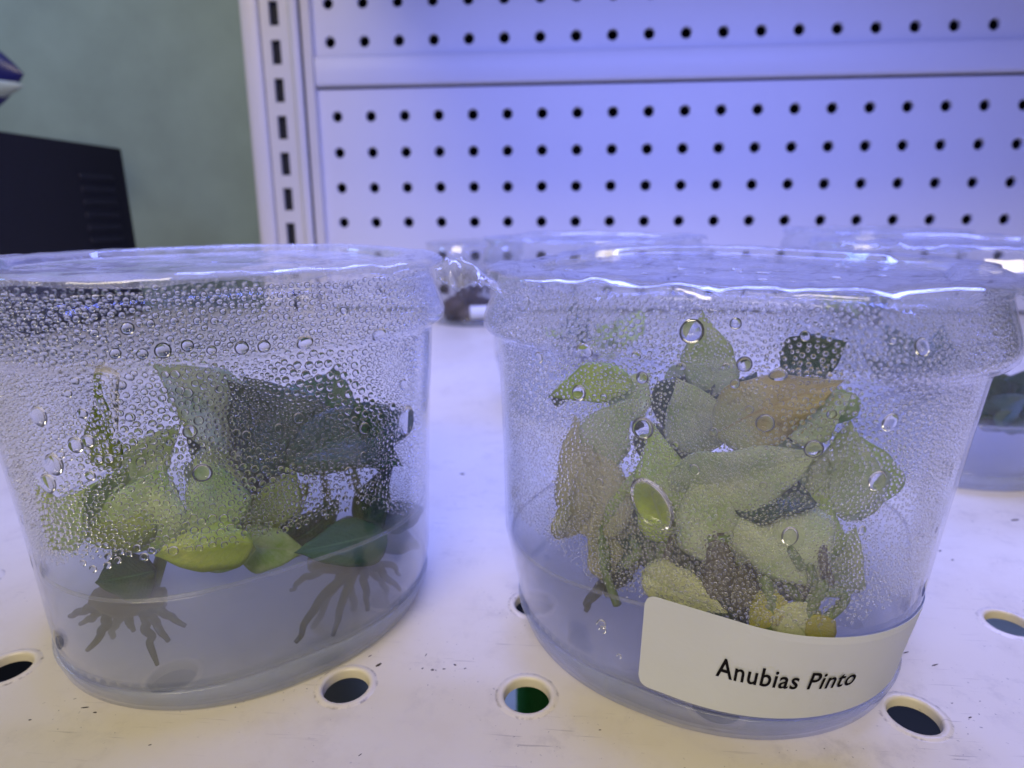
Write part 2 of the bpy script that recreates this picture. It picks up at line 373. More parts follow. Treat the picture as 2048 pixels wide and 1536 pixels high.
# slotted post
V, F = [], []
def pq(x0, x1, z0, z1, y): 
    b = len(V); V.extend([(x0, y, z0), (x1, y, z0), (x1, y, z1), (x0, y, z1)]); F.append((b, b + 1, b + 2, b + 3))
yf = -9.0
for i in range(-9, 6):
    zc = 42.6 + 25.4 * i - .2; z0, z1 = zc - 12.7, zc + 12.7
    pq(-49, -42.2, z0, z1, yf); pq(-35.2, -28, z0, z1, yf); pq(-42.2, -35.2, z0, zc - 8.1, yf); pq(-42.2, -35.2, zc + 8.1, z1, yf)
    for (xa_, xb_, za, zb_) in ((-42.2, -42.2, zc - 8.1, zc + 8.1), (-35.2, -35.2, zc - 8.1, zc + 8.1), (-42.2, -35.2, zc - 8.1, zc - 8.1), (-42.2, -35.2, zc + 8.1, zc + 8.1)):
        b = len(V); V.extend([(xa_, yf, za), (xb_, yf, zb_), (xb_, yf + 2.2, zb_), (xa_, yf + 2.2, za)]); F.append((b, b + 1, b + 2, b + 3))
mesh('post_face', peg(V), F, M['post'], rack, False)
zlo, zhi = 42.4 - 25.4 * 9 - 12.7, 42.4 + 25.4 * 5 + 12.7
def bead(xc, w, d, name):
    """rounded fold running the height of the post"""
    n = 9; V = []; F = []
    for z in (zlo, zhi):
        for k in range(n):
            a = math.pi * k / (n - 1); V.append((xc - w / 2 * math.cos(a), yf + .5 - d * math.sin(a) ** .7, z))
    for k in range(n - 1): F.append((k, k + 1, n + k + 1, n + k))
    mesh(name, peg(V), F, M['post'], rack)
bead(-56.5, 13.5, 3.2, 'folded_edge'); bead(-24.4, 7.0, 3.2, 'folded_edge')
Vv, Ff = boxv(-20.6, -13.6, -6.2, 6, zlo, zhi); bevel(mesh('side_flange', peg(Vv), Ff, M['post'], rack, False), .8)
Vv, Ff = boxv(-62.5, -21, -5, 8, zlo, zhi); mesh('slot_shade_core', peg(Vv), Ff, M['dark'], rack, False)  # near-black block added as the shade inside the slots
Vv, Ff = boxv(-63.6, -60.5, -8, 10, zlo, zhi); mesh('side_flange', peg(Vv), Ff, M['post'], rack, False)

# the deck above, out of frame: it carries the strip light and shades the pegboard from the room
Vv, Ff = boxv(-165, 520, 120, 486, 296, 312); tag(bevel(mesh('upper_deck', Vv, Ff, M['shelf'], smooth=False), 1.5), kind='structure')
# wall, black box, hanging packet
V, F = [], []; nx, nz = 30, 20; wn = VN(5)
for i in range(nx + 1):
    for j in range(nz + 1):
        x = -900 + 1900 * i / nx; z = -200 + 900 * j / nz; V.append((x, 640 + 3 * wn(x * .02, z * .02), z))
for i in range(nx):
    for j in range(nz): a = i * (nz + 1) + j; F.append((a, a + nz + 1, a + nz + 2, a + 1))
tag(mesh('wall', V, F, M['wall']), kind='structure')
p1, p2 = at(241, 285, 470), at(-60, 236, 352)
ex = p2 - p1; ex[2] = 0; L1 = np.linalg.norm(ex); ex /= L1; ey = np.array([-ex[1], ex[0], 0.]); ey = ey if ey[0] < 0 else -ey
ztop = 122.0
bx = root('power_unit', (p1[0], p1[1], 0), 'black metal box with slotted vents by the green wall', 'box')
def obox(o, x0, x1, y0, y1, z0, z1):
    Vv, Ff = boxv(x0, x1, y0, y1, z0, z1); Vv = np.array(Vv, float); return np.stack([o[0] + Vv[:, 0] * ex[0] + Vv[:, 1] * ey[0], o[1] + Vv[:, 0] * ex[1] + Vv[:, 1] * ey[1], Vv[:, 2]], 1), Ff
fdir = 1
Vv, Ff = obox(p1, 0, L1, 0, 60, .3, ztop); bevel(mesh('casing', Vv, Ff, M['blackbox'], bx, False), 1.2)
for i in range(7):
    z = 100 - i * 8.6; Vv, Ff = obox(p1, 14, 46, -1.2, .6, z - 1.9, z + 1.9); bevel(mesh('vent_slat', Vv, Ff, M['slat'], bx, False), .8)
c0 = at(-40, 150, 520)
pk = root('hanging_packet', (c0[0], c0[1], c0[2] - 28), 'dark blue and white packet hanging on the green wall', 'packet')
def lens(c, hw, hh, d, z0, z1, n=24):
    V, F = [], []
    for s_ in (-1, 1):
        for i in range(n + 1):
            t = -1 + 2 * i / n; w = (1 - abs(t) ** 1.7)
            for j in range(9):
                v = z0 + (z1 - z0) * j / 8; V.append((c[0] + hw * t, c[1] + s_ * d * w * (1 - abs(v) ** 2.5) + s_ * .2, c[2] + hh * v * w))
    m_ = (n + 1) * 9
    for s_ in (0, 1):
        for i in range(n):
            for j in range(8): a = s_ * m_ + i * 9 + j; q = (a, a + 9, a + 10, a + 1); F.append(q if s_ == 0 else q[::-1])
    return V, F
V, F = lens(c0, 38, 27, 7, -1, 1); mesh('pouch', V, F, M['blue'], pk)
V, F = lens(c0 + np.array([0, -.8, -9]), 37, 12, 6.8, -1, 1); mesh('white_panel', V, F, M['white'], pk)

# ------------------------------------------------------------------ cups
def rpol(th, a, k, phi):
    """radius of a rounded square (half side a, corner radius k*a, turned by phi) at polar angle th"""
    f = np.abs(np.mod(th - phi + math.pi / 4, math.pi / 2) - math.pi / 4); r = k * a; cc = a - r
    s = np.cos(f) + np.sin(f)
    with np.errstate(invalid='ignore'):
        cor = cc * s + np.sqrt(np.maximum(cc * cc * s * s - 2 * cc * cc + r * r, 0))
    return np.where(a * np.tan(f) <= cc, a / np.cos(f), cor)
PROF = [(0.0, 30.6), (0.15, 31.9), (0.7, 32.5), (4.3, 32.9), (4.7, 32.75), (5.0, 32.3), (10, 32.35), (20, 32.7), (34, 33.3), (45, 34.0), (52.6, 34.5),
        (53.6, 34.7), (54.2, 35.2), (54.7, 36.1), (55.4, 36.6), (56.4, 36.7), (58, 36.3), (60.5, 35.4), (62.6, 34.7), (63.4, 34.7)]
PZs = np.array([p[0] for p in PROF]); PAs = np.array([p[1] for p in PROF])
def kz(z): return np.interp(z, [0, 5, 20, 64], [.97, .86, .62, .62])
class Cup:
    def __init__(s, c, phi, sc=1.0, lean=0.0, kmin=.5): s.kmin = kmin; s.c = np.array(c, float); s.phi = math.radians(phi); s.sc = sc; s.lean = lean
    def R(s, th, z, inset=0.0):
        z0 = np.asarray(z, float) / s.sc
        return rpol(th, np.interp(z0, PZs, PAs), np.maximum(kz(z0), s.kmin), s.phi) * s.sc - inset
    def P(s, th, z, inset=0.0):
        th, z = np.broadcast_arrays(np.asarray(th, float), np.asarray(z, float)); r = s.R(th, z, inset)
        return np.stack([s.c[0] + s.lean * z + r * np.cos(th), s.c[1] + r * np.sin(th), z], -1)
    def frame(s, th, z):
        e = 1e-3; p = s.P(th, z); tu = s.P(th + e, z) - s.P(th - e, z); tz = s.P(th, z + .05) - s.P(th, z - .05)
        tu /= np.linalg.norm(tu, axis=-1, keepdims=True); tz /= np.linalg.norm(tz, axis=-1, keepdims=True)
        n = np.cross(tu, tz); return p, tu, tz, n                      # n points outwards
    def hit(s, px, py):
        v = RS @ np.array([(px - 1024) / FPX, 1.0, (768 - py) / FPX]); v /= np.linalg.norm(v); o = np.array([0, 0, CAMZ])
        for t in np.arange(45, 160, .1):
            p = o + v * t; d = p[:2] - s.c - np.array([s.lean * p[2], 0])
            if 0 < p[2] < 64 and np.hypot(*d) < s.R(math.atan2(d[1], d[0]), p[2]): return math.atan2(d[1], d[0]), p[2]
        return None
    def inside(s, V, gap):
        V = np.array(V, float); cc = s.c[None] + np.stack([s.lean * V[:, 2], 0 * V[:, 2]], 1); d = V[:, :2] - cc; r = np.hypot(d[:, 0], d[:, 1]); th = np.arctan2(d[:, 1], d[:, 0])
        lim = s.R(th, np.clip(V[:, 2], 0, 64)) - gap; f = np.where(r > lim, lim / np.maximum(r, 1e-6), 1.0)
        V[:, :2] = cc + d * f[:, None]; return V
N = 112
def skin(cup, prof, name, mat, parent, inset=0.0, cap=False, zoff=0):
    th = np.linspace(0, 2 * math.pi, N, endpoint=False); V, F = [], []
    for z in prof: V.extend(cup.P(th, np.full(N, z * cup.sc), inset))
    m = len(prof)
    for i in range(m - 1):
        for k in range(N): F.append((i * N + k, i * N + (k + 1) % N, (i + 1) * N + (k + 1) % N, (i + 1) * N + k))
    if cap:
        b = len(V); V.append((cup.c[0], cup.c[1], prof[0] * cup.sc + .5)); F.extend([(b, (k + 1) % N, k) for k in range(N)])
    return mesh(name, V, F, mat, parent)
def make_cup(cup, mat, label, group=None, foot=True):
    t = root('plastic_cup', (cup.c[0], cup.c[1], 0), label, 'cup', group)
    wall = [z for z in PZs if z >= 4.9]; zz = []
    for a, b in zip(wall[:-1], wall[1:]): zz += list(np.linspace(a, b, max(2, int((b - a) / 3)) + 1)[:-1])
    thick(skin(cup, zz + [63.4], 'cup_wall', mat, t), .45)
    thick(skin(cup, [z for z in PZs if z < 4.9] + [4.9], 'foot_ring', M['foot'], t, cap=True), .5)
    return t
def make_lid(cup, zl, mat, label, seed, lift=0, wave=.35, group=None, skirt=2.0):
    """heat-sealed film: recessed middle, groove, flat flange with a wavy turned-down edge"""
    t = root('sealed_lid', (cup.c[0], cup.c[1], zl - 1), label, 'lid', group); vn = VN(seed)
    th = np.linspace(0, 2 * math.pi, 160, endpoint=False); n = 160
    R0 = rpol(th, 35.0 * cup.sc, max(.62, cup.kmin), cup.phi)
    def surf(rows, name):
        V, F = [], []
        for (fr, add, z, amp) in rows:
            r = R0 * fr + add; x, y = cup.c[0] + cup.lean * zl + r * np.cos(th), cup.c[1] + r * np.sin(th)
            w = (np.abs(vn(x * .16 + 9, y * .16 + 9) - .5) * 2 - .4) * 1.6 * amp + (np.abs(vn(x * .5 + 3, y * .5 + 3) - .5) * 2 - .5) * amp
            if add > 1.55: w = w - skirt * np.clip(vn(x * .11 + 40, y * .11 + 17) - .35, 0, 1) * 1.3
            back = np.clip(np.sin(th), 0, 1) ** 2 * lift * fr
            V.extend(np.stack([x, y, zl + z + w + back], 1))
        for i in range(len(rows) - 1):
            for k in range(n): F.append((i * n + k, i * n + (k + 1) % n, (i + 1) * n + (k + 1) % n, (i + 1) * n + k))
        return V, F
    film = [(f, 0, -1.0 - .25 * (1 - f * f), wave * .5) for f in np.linspace(.02, .80, 16)] + [(.82, 0, -1.2, wave * .3)]
    V, F = surf(film, 'film'); thick(mesh('film', V, F, mat, t), .12)
    rim = [(.82, .05, -1.2, wave * .3), (.835, 0, -1.35, .05), (.845, 0, -.95, .05), (.855, 0, -.1, .05), (.875, 0, .1, wave * .3), (.92, 0, .15, wave * .5), (.96, 0, .12, wave * .7), (1.0, 0, .05, wave * .8),
           (1.0, .7, -.08, wave), (1.0, 1.3, -.35, wave * 1.1), (1.0, 1.5, -.5, wave * 1.1), (1.0, 1.6, -.62, wave * 1.2), (1.0, 1.62, -.9, wave * 1.2)]
    V, F = surf(rim, 'rim'); thick(mesh('flange', V, F, mat, t), .16)
    return t, vn

cupL = Cup((-60.2, 106.6), 39.6, 1.0, 0.0, .78); cupR = Cup((27.0, 107.3), 64.0, 1.0, .035)
CL = make_cup(cupL, M['plL'], 'clear plastic cup beaded with large water drops, holding milky gel and no sticker')
CR = make_cup(cupR, M['plR'], 'misted clear plastic cup with a white printed sticker on its front')
LL, vL = make_lid(cupL, 65.6, M['filmL'], 'cloudy clear film lid sealed on the cup with milky gel', 21, lift=.3, wave=.22, skirt=1.2)
LR, vR = make_lid(cupR, 64.3, M['film'], 'wrinkled clear film lid sealed on the stickered cup', 33, lift=1.3, wave=.42, skirt=2.2)

# torn web of film bridging the two lids
A = [at(868, 535, 90), at(905, 512, 92), at(935, 520, 92), at(985, 560, 88), at(1010, 583, 84)]
Bt = [at(872, 552, 88), at(905, 575, 88), at(935, 572, 88), at(968, 571, 86), at(1004, 588, 83)]
V, F, uvn = [], [], VN(3); a_, b_ = spline(A, 7), spline(Bt, 7)
for i in range(len(a_)):
    for j in range(8):
        p = a_[i] * (1 - j / 7) + b_[i] * (j / 7); p = p + np.array([0, 2.2 * (uvn(i * .4, j * .7) - .5), 1.1 * (uvn(i * .7 + 20, j * .5) - .5)]); V.append(p)
for i in range(len(a_) - 1):
    for j in range(7): k = i * 8 + j; F.append((k, k + 8, k + 9, k + 1))
thick(mesh('torn_film', V, F, M['filmL'], LR), .12)
e_ = np.array([V[i * 8 + 7] for i in range(len(a_))]); tv, tf = tube(e_, .16, 6); mesh('torn_edge', tv, tf, M['foot'], LR)

def gel(cup, zg, mat, label, group=None, wob=.25, seed=1):
    th = np.linspace(0, 2 * math.pi, N, endpoint=False); V, F = [], []; vn = VN(seed)
    zs = [.9, 1.2, 4.6, 6, 10, 14, zg - 1.0, zg + .45]; ins = [4, .95, .75, .62, .6, .6, .6, .55]
    zs = [z * 1.0 for z in zs]
    for z, i_ in zip(zs, ins): V.extend(cup.P(th, np.full(N, z * cup.sc), i_ * 1.0))
    for dr, dz in ((1.6, -.05), (3.2, -.35), (8, -.5), (18, -.5)):
        P_ = cup.P(th, np.full(N, zg * cup.sc), dr); P_[:, 2] += dz + wob * (vn(P_[:, 0] * .2 + 30, P_[:, 1] * .2) - .5); V.extend(P_)
    m = len(zs) + 4
    for i in range(m - 1):
        for k in range(N): F.append((i * N + k, i * N + (k + 1) % N, (i + 1) * N + (k + 1) % N, (i + 1) * N + k))
    b = len(V); V.append((cup.c[0], cup.c[1], zg * cup.sc - .5)); F.extend([((m - 1) * N + k, (m - 1) * N + (k + 1) % N, b) for k in range(N)])
    b = len(V); V.append((cup.c[0], cup.c[1], .9)); F.extend([((k + 1) % N, k, b) for k in range(N)])
    o = tag(mesh('nutrient_gel', V, F, mat), label, 'gel', group)
    Pm = cup.P(th, np.full(N, (zg + .25) * cup.sc), .95); Pm[:, 2] += .12 * np.sin(th * 9) ; tv, tf = [], []
    for k in range(N):
        c_ = Pm[k]; d_ = np.array([math.cos(th[k]), math.sin(th[k]), 0])
        for q in range(6): an = q * math.pi / 3; tv.append(c_ + d_ * .22 * math.cos(an) + np.array([0, 0, .32 * math.sin(an)]))
    for k in range(N):
        for q in range(6): a0, a1 = k * 6 + q, k * 6 + (q + 1) % 6; b0, b1 = ((k + 1) % N) * 6 + q, ((k + 1) % N) * 6 + (q + 1) % 6; tf.append((a0, b0, b1, a1))
    mesh('meniscus', tv, tf, M['rimgel'], o); return o
gel(cupL, 20.3, M['gelL'], 'milky grey nutrient gel in the drop-beaded cup', seed=4)
gel(cupR, 17.8, M['gelR'], 'clear bluish nutrient gel in the misted stickered cup', seed=5)

# ------------------------------------------------------------------ plants
def leaf(cup, base, tip, w, mat, parent, roll=0, bend=0.0, fold=.34, curl=0.0, tipw=.55, gap=1.1, name='leaf', wav=.05, side=0.0, th_=.24, nl=20, nw=11):
    """ovate blade with a drawn-out tip from base to tip (mm points): keeled along the midrib, edges waved,
    bend arches it along its length, curl cups it across"""
    base, tip = np.array(base, float), np.array(tip, float); ax = tip - base; Ln = np.linalg.norm(ax); t = ax / Ln
    view = np.array([0, 0, CAMZ]) - (base + tip) / 2; n = view - t * (view @ t); n /= np.linalg.norm(n)
    b = np.cross(n, t); ro = math.radians(roll); n2 = n * math.cos(ro) + b * math.sin(ro); b2 = np.cross(n2, t)
    V, UV, F = [], [], []; ph = rnd.uniform(0, 6.28); fq = rnd.uniform(8, 13); asy = rnd.uniform(-.12, .12); keel = max(fold, .22) * rnd.uniform(.7, 1.3)
    for i in range(nl + 1):
        u = i / nl
        pr_ = (math.sin(math.pi * u ** .68) ** .85 if 0 < u < 1 else 0.0) * (1 - .30 * max(0, (u - .55) / .45) * (1.15 - tipw * .5))
        if u > .86: pr_ *= (1 - (u - .86) / .14) ** .35 if u < 1 else 0
        pr_ = max(pr_, .05 if u == 0 else .0)
        ce = base + ax * u + n2 * (bend * Ln * 4 * u * (1 - u)) + b2 * (side * Ln * 4 * u * (1 - u) + asy * w * u * (1 - u))
        for j in range(nw):
            v = -1 + 2 * j / (nw - 1); hw = w / 2 * pr_
            z = keel * hw * abs(v) ** .85 - curl * hw * v * v + wav * w * math.sin(u * fq + ph + 2.5 * v) * v * v * min(1, 4 * (1 - u))
            V.append(ce + b2 * hw * v * (1 - .18 * abs(curl) * v * v) * (1 + .05 * math.sin(u * 17 + ph * 2 + v)) + n2 * z); UV.append((u, (v + 1) / 2))
    for i in range(nl):
        for j in range(nw - 1): a = i * nw + j; F.append((a, a + 1, a + nw + 1, a + nw))
    V = np.array(V)
    if cup is not None: V = cup.inside(V, gap + 2.2 * min(1, max(0, (V[:, 2].mean() - 24) / 5)))
    o = mesh(name, V, F, mat, parent, uv=UV); thick(o, th_, 0)
    return o
def stalk(cup, pts, r, mat, parent, name='stem', gap=1.0, n=8):
    p = spline(pts, 8); rr = np.interp(np.linspace(0, 1, len(p)), np.linspace(0, 1, len(r)), r) if hasattr(r, '__len__') else r
    p = np.array(p)
    if cup is not None: p = cup.inside(p, gap + np.max(rr))
    V, F = tube(p, rr, n); return mesh(name, V, F, mat, parent)
def rootlet(cup, pts, r, parent, mat=None):
    q = spline(pts, 5); pts = [p + nr.uniform(-.28, .28, 3) * (0 < i < len(q) - 1) for i, p in enumerate(q)]; r = r * .82
    return stalk(cup, pts, [r, r * 1.1, r * .95, r * .75, r * .45], mat or M['root'], parent, 'root_strand', gap=1.2)

def behind(cup, px, py, dd):
    """point dd mm behind the cup wall as seen along a sight line"""
    q = cup.hit(px, py)
    if q is None: return at(px, py, 100)
    p = cup.P(q[0], q[1]); v = p - np.array([0, 0, CAMZ]); return p + v / np.linalg.norm(v) * dd
atL = lambda px, py, d: behind(cupL, px, py, max(1.3, (d - 79) * .85) + 3.5 * min(1, max(0, (1085 - py) / 60)))
atR = lambda px, py, d: behind(cupR, px, py, max(1.3, (d - 75) * .75) + 3.0 * min(1, max(0, (1120 - py) / 60)))
# pale plant, drop-beaded cup
PA = root('pale_anubias', (-68, 100, 12), 'lime green leafy plant with broad rounded leaves in the milky gel cup', 'plant')
leaf(cupL, atL(505, 1085, 82), atL(300, 1120, 80), 9.6, M['lime'], PA, roll=-20, bend=.05, curl=.75, side=-.06, tipw=.9)
leaf(cupL, atL(512, 1098, 84), atL(305, 1085, 86), 7.5, M['pale'], PA, roll=35, bend=.06, curl=.4, side=.05)
leaf(cupL, atL(312, 1045, 83), atL(150, 1106, 80), 7.6, M['olive'], PA, roll=-15, bend=.06, curl=.7, side=-.08)
leaf(cupL, atL(330, 1035, 87), atL(165, 1075, 86), 9, M['pale'], PA, roll=20, bend=.05, curl=.3)
leaf(cupL, atL(120, 1100, 98), atL(72, 965, 96), 7.5, M['lime'], PA, roll=25, bend=.05, curl=.4)
leaf(cupL, atL(160, 1045, 92), atL(255, 930, 90), 9, M['pale'], PA, roll=-30, bend=.04, fold=.3)
leaf(cupL, atL(300, 1100, 86), atL(330, 930, 88), 12, M['pale'], PA, roll=10, bend=.10, curl=.45, side=.12)
leaf(cupL, atL(425, 1085, 86), atL(385, 910, 90), 10, M['pale'], PA, roll=-15, bend=.08, curl=.4, side=-.14)
leaf(cupL, atL(262, 960, 94), atL(362, 848, 92), 6.5, M['sage'], PA, roll=20, bend=.02, fold=.3)
leaf(cupL, atL(235, 940, 104), atL(188, 808, 106), 6, M['olive'], PA, roll=40, bend=.03)
leaf(cupL, atL(490, 870, 96), atL(303, 726, 94), 12.5, M['sage'], PA, roll=-25, bend=.05, fold=.25, tipw=.3)
leaf(cupL, atL(310, 1140, 92), atL(190, 1165, 90), 9, M['deep'], PA, roll=20, bend=.03, curl=.3)
leaf(cupL, atL(470, 1085, 90), atL(612, 1100, 88), 8.0, M['pale'], PA, roll=15, bend=.05, curl=.35, side=-.06)
stalk(cupL, [atL(300, 1190, 96), atL(330, 1090, 96), atL(350, 980, 96)], [1.1, .9, .7], M['stem'], PA)
stalk(cupL, [atL(462, 1075, 90), atL(485, 1010, 92), atL(500, 930, 95)], [1.2, 1.0, .9], M['stem'], PA)
stalk(cupL, [atL(255, 1210, 94), atL(240, 1130, 98), atL(220, 950, 104)], [1.0, .9, .6], M['stem'], PA)
stalk(cupL, [atL(190, 1195, 92), atL(245, 1205, 92), atL(330, 1195, 93)], [1.6, 2.3, 1.6], M['brownroot'], PA, 'rhizome')
for (x, y, d, mx, my) in ((140, 1232, 88, 190, 1212), (160, 1248, 90, 200, 1222), (175, 1300, 86, 212, 1250), (268, 1262, 92, 255, 1235), (315, 1330, 86, 295, 1260),
                          (338, 1282, 88, 300, 1235), (372, 1252, 90, 320, 1222), (300, 1245, 98, 290, 1230), (225, 1275, 100, 235, 1240), (350, 1235, 100, 310, 1222)):
    s_ = atL(245 + rnd.uniform(-35, 45), 1203, 92); rootlet(cupL, [s_, atL(mx, my, (92 + d) / 2), atL(x, y, d)], rnd.uniform(.75, 1.0), PA)

# dark plant, same cup
PD = root('dark_anubias', (-42, 98, 14), 'dark green glossy leafy plant beside the lime plant, in the milky gel cup', 'plant')
leaf(cupL, atL(600, 940, 92), atL(488, 752, 102), 17, M['deep'], PD, roll=-15, bend=.04, fold=.2, tipw=1.2)
leaf(cupL, atL(540, 900, 98), atL(690, 745, 110), 13, M['forest'], PD, roll=20, bend=.03, fold=.15)
leaf(cupL, atL(570, 925, 88), atL(848, 825, 88), 12, M['deep'], PD, roll=15, bend=.06, curl=.25, tipw=1.0)
leaf(cupL, atL(640, 820, 100), atL(805, 932, 84), 12, M['forest'], PD, roll=-20, bend=.05, curl=.2, tipw=1.0)
leaf(cupL, atL(650, 920, 96), atL(670, 728, 104), 11, M['forest'], PD, roll=-8, bend=.03, tipw=.4)
leaf(cupL, atL(770, 1062, 86), atL(588, 1105, 84), 10.5, M['forest'], PD, roll=-25, bend=.05, curl=.5, side=.05)
leaf(cupL, atL(750, 1052, 88), atL(852, 1016, 84), 6.5, M['deep'], PD, roll=10, bend=.05, curl=.4)
leaf(cupL, atL(460, 1000, 99), atL(600, 905, 97), 9, M['deep'], PD, roll=25, bend=.05)
leaf(cupL, atL(380, 900, 104), atL(520, 860, 100), 11, M['deep'], PD, roll=-25, bend=.05)
leaf(cupL, atL(480, 1060, 96), atL(625, 965, 96), 8.5, M['olive'], PD, roll=-20, bend=.05)
leaf(cupL, atL(700, 1075, 98), atL(845, 1095, 96), 8, M['deep'], PD, roll=40, bend=.05)
for pts in (((640, 1120, 96), (655, 1010, 98), (640, 920, 98)), ((700, 1115, 96), (720, 1000, 97), (690, 900, 98)), ((720, 1100, 94), (770, 990, 92), (760, 930, 90)),
            ((600, 1110, 98), (560, 1000, 98), (560, 920, 98)), ((690, 1110, 95), (730, 1060, 92), (760, 1050, 89))):
    stalk(cupL, [atL(*p) for p in pts], [.9, .8, .6], M['stem'], PD)
stalk(cupL, [atL(620, 1125, 94), atL(690, 1122, 94), atL(760, 1100, 95)], [1.5, 2.2, 1.5], M['brownroot'], PD, 'rhizome')
for (x, y, d, mx, my, r) in ((590, 1285, 86, 640, 1200, 1.0), (665, 1272, 90, 690, 1190, 1.0), (735, 1222, 88, 728, 1160, .95), (800, 1180, 88, 765, 1145, .9), (580, 1180, 96, 620, 1150, .8),
                          (600, 1300, 100, 650, 1210, .8), (700, 1255, 102, 705, 1190, .9), (780, 1210, 100, 760, 1160, .8), (800, 1150, 92, 770, 1130, .8)):
    s_ = atL(690 + rnd.uniform(-30, 50), 1122, 94); rootlet(cupL, [s_, atL(mx, my, (94 + d) / 2), atL(x, y, d)], r, PD)

# variegated plant, stickered cup
PR = root('variegated_anubias', (27, 107, 10), 'pale variegated plant with cream, sage and amber leaves behind the white sticker', 'plant')
leaf(cupR, atR(1265, 765, 96), atR(1098, 795, 94), 7.0, M['lime'], PR, roll=-15, bend=.08, curl=.3, side=-.05)
leaf(cupR, atR(1130, 800, 96), atR(1098, 790, 94), 3.0, M['deep'], PR, roll=0, bend=.02)
leaf(cupR, atR(1435, 790, 98), atR(1405, 620, 94), 8.5, M['sage'], PR, roll=15, bend=.04, curl=.3)
leaf(cupR, atR(1565, 745, 92), atR(1696, 682, 90), 7.5, M['deep'], PR, roll=10, bend=.04, curl=.2)
leaf(cupR, atR(1430, 870, 88), atR(1690, 760, 86), 10, M['amber'], PR, roll=-10, bend=.05, curl=.2, side=.03)
leaf(cupR, atR(1560, 850, 87), atR(1705, 790, 86), 9, M['sage'], PR, roll=20, bend=.05, curl=.2)
leaf(cupR, atR(1340, 1070, 82), atR(1306, 846, 84), 9.5, M['pale'], PR, roll=5, bend=.05, curl=.3, tipw=.3)
leaf(cupR, atR(1330, 1080, 80), atR(1280, 955, 79), 6.5, M['lime'], PR, roll=-15, bend=.06, curl=.5)
leaf(cupR, atR(1350, 990, 83), atR(1640, 900, 80), 12.5, M['sage'], PR, roll=-30, bend=.05, curl=.1, tipw=1.1)
leaf(cupR, atR(1470, 1130, 82), atR(1400, 925, 82), 13, M['sage'], PR, roll=10, bend=.04, curl=.15)
leaf(cupR, atR(1670, 1030, 92), atR(1700, 840, 94), 10, M['sage'], PR, roll=-20, bend=.05)
leaf(cupR, atR(1750, 1010, 100), atR(1720, 870, 102), 8, M['pale'], PR, roll=-40, bend=.05)
leaf(cupR, atR(1500, 1010, 80), atR(1660, 1200, 76), 14, M['sage'], PR, roll=15, bend=.05, curl=.25)
leaf(cupR, atR(1470, 980, 84), atR(1640, 1010, 80), 9, M['deep'], PR, roll=25, bend=.05)
leaf(cupR, atR(1285, 1145, 79), atR(1455, 1225, 77), 7.8, M['cream'], PR, roll=-20, bend=.06, curl=.35, tipw=1.2)
leaf(cupR, atR(1562, 1215, 76), atR(1638, 1305, 74.5), 6.8, M['cream'], PR, roll=10, bend=.05, curl=.3, tipw=1.1)
leaf(cupR, atR(1560, 1190, 78), atR(1500, 1265, 77), 4.6, M['yellow'], PR, roll=0, bend=.05, curl=.4)
leaf(cupR, atR(1625, 1230, 77), atR(1650, 1305, 76), 4.0, M['yellow'], PR, roll=30, bend=.05)
leaf(cupR, atR(1215, 1080, 90), atR(1150, 830, 92), 13, M['tan'], PR, roll=20, bend=.04, curl=.2, tipw=.9)
leaf(cupR, atR(1240, 1160, 94), atR(1190, 980, 90), 10, M['tan'], PR, roll=-20, bend=.05)
leaf(cupR, atR(1330, 860, 100), atR(1440, 740, 100), 10, M['deep'], PR, roll=20, bend=.04)
leaf(cupR, atR(1310, 930, 104), atR(1420, 850, 100), 14, M['deep'], PR, roll=-20, bend=.04, tipw=1)
leaf(cupR, atR(1500, 940, 100), atR(1610, 870, 98), 12, M['deep'], PR, roll=20, bend=.04)
leaf(cupR, atR(1330, 770, 104), atR(1460, 775, 100), 8, M['sage'], PR, roll=-25, bend=.04)
leaf(cupR, atR(1240, 830, 96), atR(1300, 745, 98), 9, M['sage'], PR, roll=25, bend=.04)
leaf(cupR, atR(1420, 1160, 92), atR(1500, 1010, 92), 15, M['deep'], PR, roll=-10, bend=.04, tipw=1)
leaf(cupR, atR(1300, 1140, 95), atR(1370, 1010, 95), 15, M['deep'], PR, roll=15, bend=.04, tipw=1)
for pts, r, m_ in ((((1430, 1180, 80), (1440, 1120, 80), (1430, 1040, 82)), [2.2, 2.0, 1.2], 'brownroot'), (((1500, 1210, 82), (1470, 1150, 84), (1440, 1100, 84)), [2.4, 2.4, 1.8], 'brownroot'),
            (((1640, 1190, 76), (1690, 1190, 78), (1680, 1225, 77), (1620, 1265, 76)), [.5, .55, .6, .7], 'stem'), (((1530, 1290, 78), (1548, 1220, 78), (1525, 1150, 80)), [1.0, 1.0, .8], 'stem'),
            (((1405, 1075, 79), (1440, 1082, 79), (1475, 1076, 80)), [.8, .9, .7], 'stem'), (((1330, 1150, 82), (1325, 1090, 82), (1335, 1060, 82)), [1.0, .9, .8], 'stem'),
            (((1250, 1130, 84), (1275, 1105, 84), (1262, 1080, 84)), [.8, .8, .4], 'stem'), (((1600, 1250, 78), (1640, 1180, 78), (1640, 1160, 79)), [.9, .9, .7], 'stem')):
    stalk(cupR, [atR(*p) for p in pts], r, M[m_], PR, 'rhizome' if m_ == 'brownroot' else 'stem')
for i in range(16):
    x0, y0 = rnd.uniform(1180, 1660), rnd.uniform(1130, 1215); x1 = x0 + rnd.uniform(-60, 60); y1 = y0 - rnd.uniform(60, 170); d0 = rnd.uniform(79, 92)
    stalk(cupR, [atR(x0, y0, d0), atR((x0 + x1) / 2 + rnd.uniform(-25, 25), (y0 + y1) / 2, d0 - 1), atR(x1, y1, d0 + 1)], [.75, .6, .35], M[rnd.choice(['stem', 'brownroot', 'stem'])], PR)
